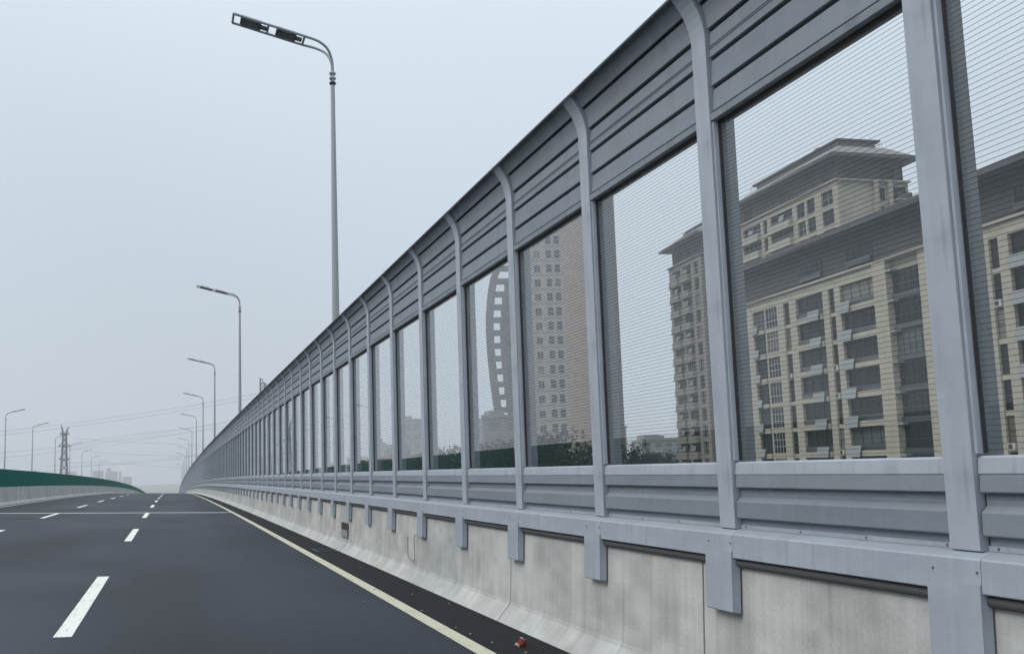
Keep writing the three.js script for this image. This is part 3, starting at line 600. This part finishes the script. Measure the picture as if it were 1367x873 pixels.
  part('upper_eaves', bx(-wL + 3.4, -2.8, E0 + opt.pent + 0.001, E0 + opt.pent + 0.28, -dep + 2.4, -2.4), roofM, t);
  for (let k = 0; k < 3; k++) part('rooftop_unit', bx(-6.5 - k * 5.5, -5.2 - k * 5.5, E0 + opt.pent + 0.281, E0 + opt.pent + 1.0 + 0.3 * (k % 2), -5.2, -4.0), roofM, t);
  part('roof_railing', merge([bx(-wL + 3, -2.2, E0 + 3.3, E0 + 3.36, -2.06, -2.0), bx(-2.26, -2.2, E0 + 3.3, E0 + 3.36, -dep + 2.6, -2.061), ...Array.from({ length: 16 }, (_, i) => bx(-2.25, -2.21, E0 + 2.6, E0 + 3.299, -2.4 - i * (dep - 5) / 15, -2.36 - i * (dep - 5) / 15))]), mullM, t);
  for (let k = 0; k < 3; k++) part('attic_window', bx(-wL + 3 + k * (wL - 8) / 2, -wL + 6.2 + k * (wL - 8) / 2, Y(creamTop + 0.7), Y(creamTop + 2.5), -0.599, -0.56), glassM[2], t);
  part('attic_window', bx(-0.599, -0.55, Y(creamTop + 0.7), Y(creamTop + 2.5), -dep + 2, -dep + 4.5), glassM[2], t);
  return t;
}
tallBlock('apartment_tower', 'tall beige apartment tower with a stepped dark roof behind the long slab', V(95.2, GRD, -129.5), -(Math.PI / 2 + 0.06), 34, 12.5, 40.6, {
  wall: creamB, wall2: cream, depthDown: 12, pent: 3.9, endRows: 8,
  cols: [[-33.4, -32, 'n'], [-30.6, -24.2, 'b'], [-23.2, -21.8, 'n'], [-20.6, -13.4, 'b'], [-12, -9.6, 'n'], [-8.9, -6.6, 'n'], [-4.6, -1.4, 'n']],
  endCols: [[7.4, 8.2, 'w'], [9.6, 12.2, 'bal']], endPiers: [6.2, 8.7],
});
tallBlock('apartment_tower', 'grey-brown apartment tower with balconies and flared eaves seen beside the beige tower', V(91.5, GRD, -166), -(Math.PI / 2 + 0.10), 16, 15, 36.6, {
  wall: std([0.20, 0.192, 0.175], 0.85, { map: stoneT }), depthDown: 8, pent: 3.2, endRows: 14,
  cols: [[-14.5, -10.2, 'b'], [-9, -5, 'b'], [-3.6, -1.4, 'n']],
  endCols: [[0.8, 3.4, 'bal'], [4.6, 6.4, 'w'], [7.6, 10.8, 'w'], [11.8, 14.4, 'bal']], endPiers: [3.8, 6.7, 11.0],
});
// Tower D: plain pinkish-brown tower with paired windows
{
  const wm = std([0.33, 0.26, 0.225], 0.85, { map: stoneT }), wm2 = std([0.36, 0.33, 0.30], 0.85, { map: stoneT }), dk = std([0.15, 0.13, 0.125], 0.85, { map: stoneT });
  const t = thing('residential_tower', 'pinkish-brown residential tower with columns of paired windows', 'building', V(69.6, GRD, -201)); t.rotation.y = -0.18;
  const top = 62 - GRD, W = 17, Dp = 15;                 // local +x to the right along the face, +z to the camera
  part('wall', bx(0, W, 0, top, -Dp, -0.3), wm, t);
  for (const [a, b, m] of [[0, 1.0, wm2], [8.2, 12.6, wm], [15.2, W, dk]]) part('wall_panel', bx(a, b, 0, top, -0.299, 0.2), m, t);
  part('wall_panel', bx(1.0, 8.2, 0, top, -0.299, 0.0), wm2, t);
  part('wall_panel', bx(12.6, 15.2, 0, top, -0.299, -0.05), dk, t);
  for (let r = 0; r < 21; r++) {
    const y = top - 3.2 - r * 3.02;
    win(t, 2.6, y, 0.03, 1.3, 1.5, 2, 1, mullW); win(t, 5.1, y, 0.03, 1.2, 1.7, 1, 2, mullW); win(t, 6.9, y, 0.03, 1.2, 1.7, 1, 2, mullW); win(t, 13.9, y, -0.02, 1.6, 1.9, 2, 1, mullM);
    part('string_course', bx(1.0, 8.19, y - 0.5, y - 0.35, 0.001, 0.12), wm2, t);
  }
  part('roof', merge([bx(-0.4, W + 0.4, top, top + 0.5, -Dp - 0.4, 0.6), bx(4, 11, top + 0.5, top + 3.5, -11, -4)]), dk, t);
  const s = part('side_wing', bx(W, W + 3.4, 0, top - 3, -Dp, -3), dk, t);  // dark brown puts the shade on the right face into the colour
  for (let r = 0; r < 18; r++) win(t, W + 1.7, top - 7 - r * 3.02, -2.95, 1.4, 1.7, 1, 1, mullM);
}
// Tower E: bowed tower with open white terraces at its edge
{
  const D = 232, c = atPx(652, 430, D), wm = std([0.10, 0.105, 0.11], 0.8);
  const t = thing('bowed_tower', 'dark grey tower with a bowed edge of open white terraces', 'building', V(c.x, GRD, -D)); t.rotation.y = -0.2;
  const prof2 = [[235, 690], [270, 683], [310, 672], [345, 665], [365, 656], [395, 651], [430, 649], [470, 651], [510, 655], [540, 659], [560, 661], [640, 668]];
  const edge = (py) => { for (let i = 0; i < prof2.length - 1; i++) if (py <= prof2[i + 1][0]) { const f = (py - prof2[i][0]) / (prof2[i + 1][0] - prof2[i][0]); return prof2[i][1] + f * (prof2[i + 1][1] - prof2[i][1]); } return 668; };
  for (let k = 0; k < 23; k++) {
    const py = 630 - k * 17.2, x = atPx(edge(py), py, D).x - c.x, y = atPx(652, py, D).y - GRD, fl = k === 0 ? y : 2.92;
    part('floor_block', bx(x + 4.6, 17, y - fl, y, -13, 0), wm, t);
    part('floor_slab', bx(x + 4.6, 17, y - 0.5, y - 0.001, 0.001, 1.0), wm, t);
    part('terrace_slab', bx(x + 0.3, x + 4.59, y - 1.25, y, -1.45, 0), wm, t);
    part('terrace_wall', bx(x + 3.3, x + 4.59, y - 2.95, y - 1.26, -1.45, -0.1), wm, t);
    const xl = atPx(edge(py + 17.2), py + 17.2, D).x - c.x;
    part('edge_fin', prof([[xl - 0.05, y - 2.96], [xl + 1.7, y - 2.96], [x + 1.7, y - 0.01], [x - 0.05, y - 0.01]], 1.6, 0.1), wm, t);
    if (k) for (let q = 0; q < 3; q++) part('window', bx(x + 6 + q * 3, x + 8 + q * 3, y - 2.3, y - 0.6, 0.001, 0.06), glassM[q], t);
  }
}
// farther, lower blocks: each a wall with storey bands and windows in rows
function lowBlock(label, x0, yTop, x1, D, tone, setback = 0) {
  const a = atPx(x0, yTop, D), b = atPx(x1, yTop, D), w = b.x - a.x, h = a.y - GRD;
  const m = std(tone, 0.9), m2 = std(tone.map(v => v * 0.62), 0.7);
  const t = thing('distant_block', label, 'building', V(a.x, GRD, -D)); const dep = Math.max(8, w * 0.5);
  part('wall', bx(0, w, 0, h, -dep, 0), m, t);
  part('roof_block', merge([bx(w * 0.25, w * 0.6, h, h + 1.6, -dep * 0.8, -dep * 0.3), bx(-0.3, w + 0.3, h + 0.001, h + 0.6, 0.001, 0.4)]), m, t);
  if (setback) part('setback', bx(w * 0.1, w * 0.45, h + 0.001, h + setback, -dep * 0.9, -dep * 0.2), m, t);
  const px = 1388 / D; 
  if (px > 3.2) { const n = Math.max(2, Math.floor(w / 4)); for (let r = 0; r < 9; r++) { const y = h - 2.6 - r * 3.2; for (let i = 0; i < n; i++) part('window', cbox(+(w / n * 0.62).toFixed(2), 1.6, 0.1), m2, t, V(w / n * (i + 0.5), y, 0.06)); } }
  return t;
}
lowBlock('grey block rising over the trees, seen through a far pane', 537, 562, 562, 330, [0.20, 0.21, 0.22]);
lowBlock('squat dark grey block in front of the bowed tower', 644, 558, 700, 205, [0.17, 0.175, 0.18]);
lowBlock('low pale block beside the grey-brown tower', 857, 588, 914, 330, [0.26, 0.265, 0.27], 2);
lowBlock('small pale block at the foot of the pinkish-brown tower', 812, 572, 836, 260, [0.25, 0.25, 0.25]);
lowBlock('narrow grey block low behind the trees by the bowed tower', 628, 585, 645, 380, [0.22, 0.23, 0.24]);
lowBlock('faint low block behind the row of trees', 497, 596, 530, 420, [0.2, 0.21, 0.22], 3);
const sky5 = [['wide flat-topped block on the hazy skyline over the green fence', 123, 629, 137, 2900, 0], ['tallest stepped block on the hazy skyline over the green fence', 140, 630, 156, 2900, 9], ['narrow spire-like block on the hazy skyline over the green fence', 158, 630.5, 161, 2900, 0], ['low end block on the hazy skyline where the fence drops', 163, 637, 175, 2900, 0], ['pale far block just showing over the fence beside the pylon', 88, 630, 101, 3100, 0]];
for (const [l, a, y, b, D, s] of sky5) lowBlock(l, a, y, b, D, [0.2, 0.21, 0.215], s);

// ---------------------------------------------------------------- trees behind the barrier
{
  const bark = std([0.10, 0.08, 0.06], 0.9), leafs = [[0.06, 0.085, 0.045], [0.075, 0.10, 0.05], [0.05, 0.075, 0.045]].map(c => new THREE.MeshPhysicalMaterial({ color: lin(...c), roughness: 0.8, transmission: 0.25, thickness: 0, side: THREE.DoubleSide }));
  function protoTree(h, r, n) {
    const limbs = [bar(V(0, 0, 0), V(0.1, h * 0.5, 0.1), 0.26, 8, 0.17), bar(V(0.1, h * 0.5, 0.1), V(0.2, h * 0.85, 0), 0.17, 7, 0.05)], clumps = [];
    for (let i = 0; i < 22; i++) { const a = rr(0, 6.28), q = Math.sqrt(rnd()), y = rr(0.42, 1.0), k = Math.sqrt(Math.max(0.06, 1 - Math.pow((y - 0.66) / 0.4, 2))); const p = V(Math.cos(a) * r * q * k, h * y, Math.sin(a) * r * q * k); clumps.push([p, rr(0.7, 1.25) * r * 0.36]); if (i < 10) limbs.push(bar(V(0.1, h * rr(0.35, 0.6), 0.1), p, 0.09, 5, 0.03)); }
    const P = [], N = [], U = [];
    for (let i = 0; i < n; i++) {
      const [c, R] = clumps[Math.floor(rnd() * clumps.length)], d = V(rr(-1, 1), rr(-1, 1), rr(-1, 1)).normalize(), p = c.clone().addScaledVector(d, R * Math.pow(rnd(), 0.45));
      const u = V(rr(-1, 1), rr(-1, 1), rr(-1, 1)).normalize(), v = u.clone().cross(d).normalize(), s = rr(0.10, 0.2), nn = u.clone().cross(v).normalize();
      const q = [p.clone().addScaledVector(u, -s), p.clone().addScaledVector(v, s * 0.55), p.clone().addScaledVector(u, s), p.clone().addScaledVector(v, -s * 0.55)];
      for (const k of [0, 1, 2, 0, 2, 3]) { P.push(q[k].x, q[k].y, q[k].z); N.push(nn.x, nn.y, nn.z); U.push(0, 0); }
    }
    const g = new THREE.BufferGeometry(); g.setAttribute('position', new THREE.Float32BufferAttribute(P, 3)); g.setAttribute('normal', new THREE.Float32BufferAttribute(N, 3)); g.setAttribute('uv', new THREE.Float32BufferAttribute(U, 2));
    return [merge(limbs), g];
  }
  const protos = [protoTree(12, 3.6, 5200), protoTree(12, 3.0, 4600), protoTree(12, 4.2, 5600)];
  const spots = [[712, 600, 120], [732, 596, 128], [756, 606, 150], [786, 600, 110], [700, 608, 100], [583, 612, 170], [600, 615, 190], [560, 616, 165], [545, 612, 210], [524, 612, 220], [508, 615, 240], [490, 616, 250], [470, 620, 260], [448, 622, 280], [610, 616, 140], [655, 607, 150], [672, 602, 145], [640, 610, 160], [840, 604, 180], [828, 600, 170], [880, 609, 240], [905, 608, 230], [868, 610, 250]];
  spots.forEach(([px, py, D], i) => {
    const top = atPx(px, py + 4, D), h = top.y - GRD, [tr, cr] = protos[i % 3];
    const t = thing('broadleaf_tree', i < 5 ? 'green broadleaf tree in front of the pinkish-brown tower, crown showing over the sill' : i < 18 && i > 13 ? 'green broadleaf tree below the bowed tower, crown showing over the sill' : i >= 18 ? 'green broadleaf tree beside the low pale block near the grey-brown tower' : 'dark green tree in the far row showing just above the glass sill', 'tree', V(top.x, GRD, -D), i < 5 ? 'trees by the pinkish-brown tower' : i < 18 && i > 13 ? 'trees below the bowed tower' : i >= 18 ? 'trees by the low pale block' : 'far row of trees');
    t.scale.set(h / 12 * 0.75, h / 12, h / 12 * 0.75); t.rotation.y = rr(0, 6);
    part('trunk', tr, bark, t); part('crown', cr, leafs[i % 3], t);
  });
}
renderer.render(scene, camera);
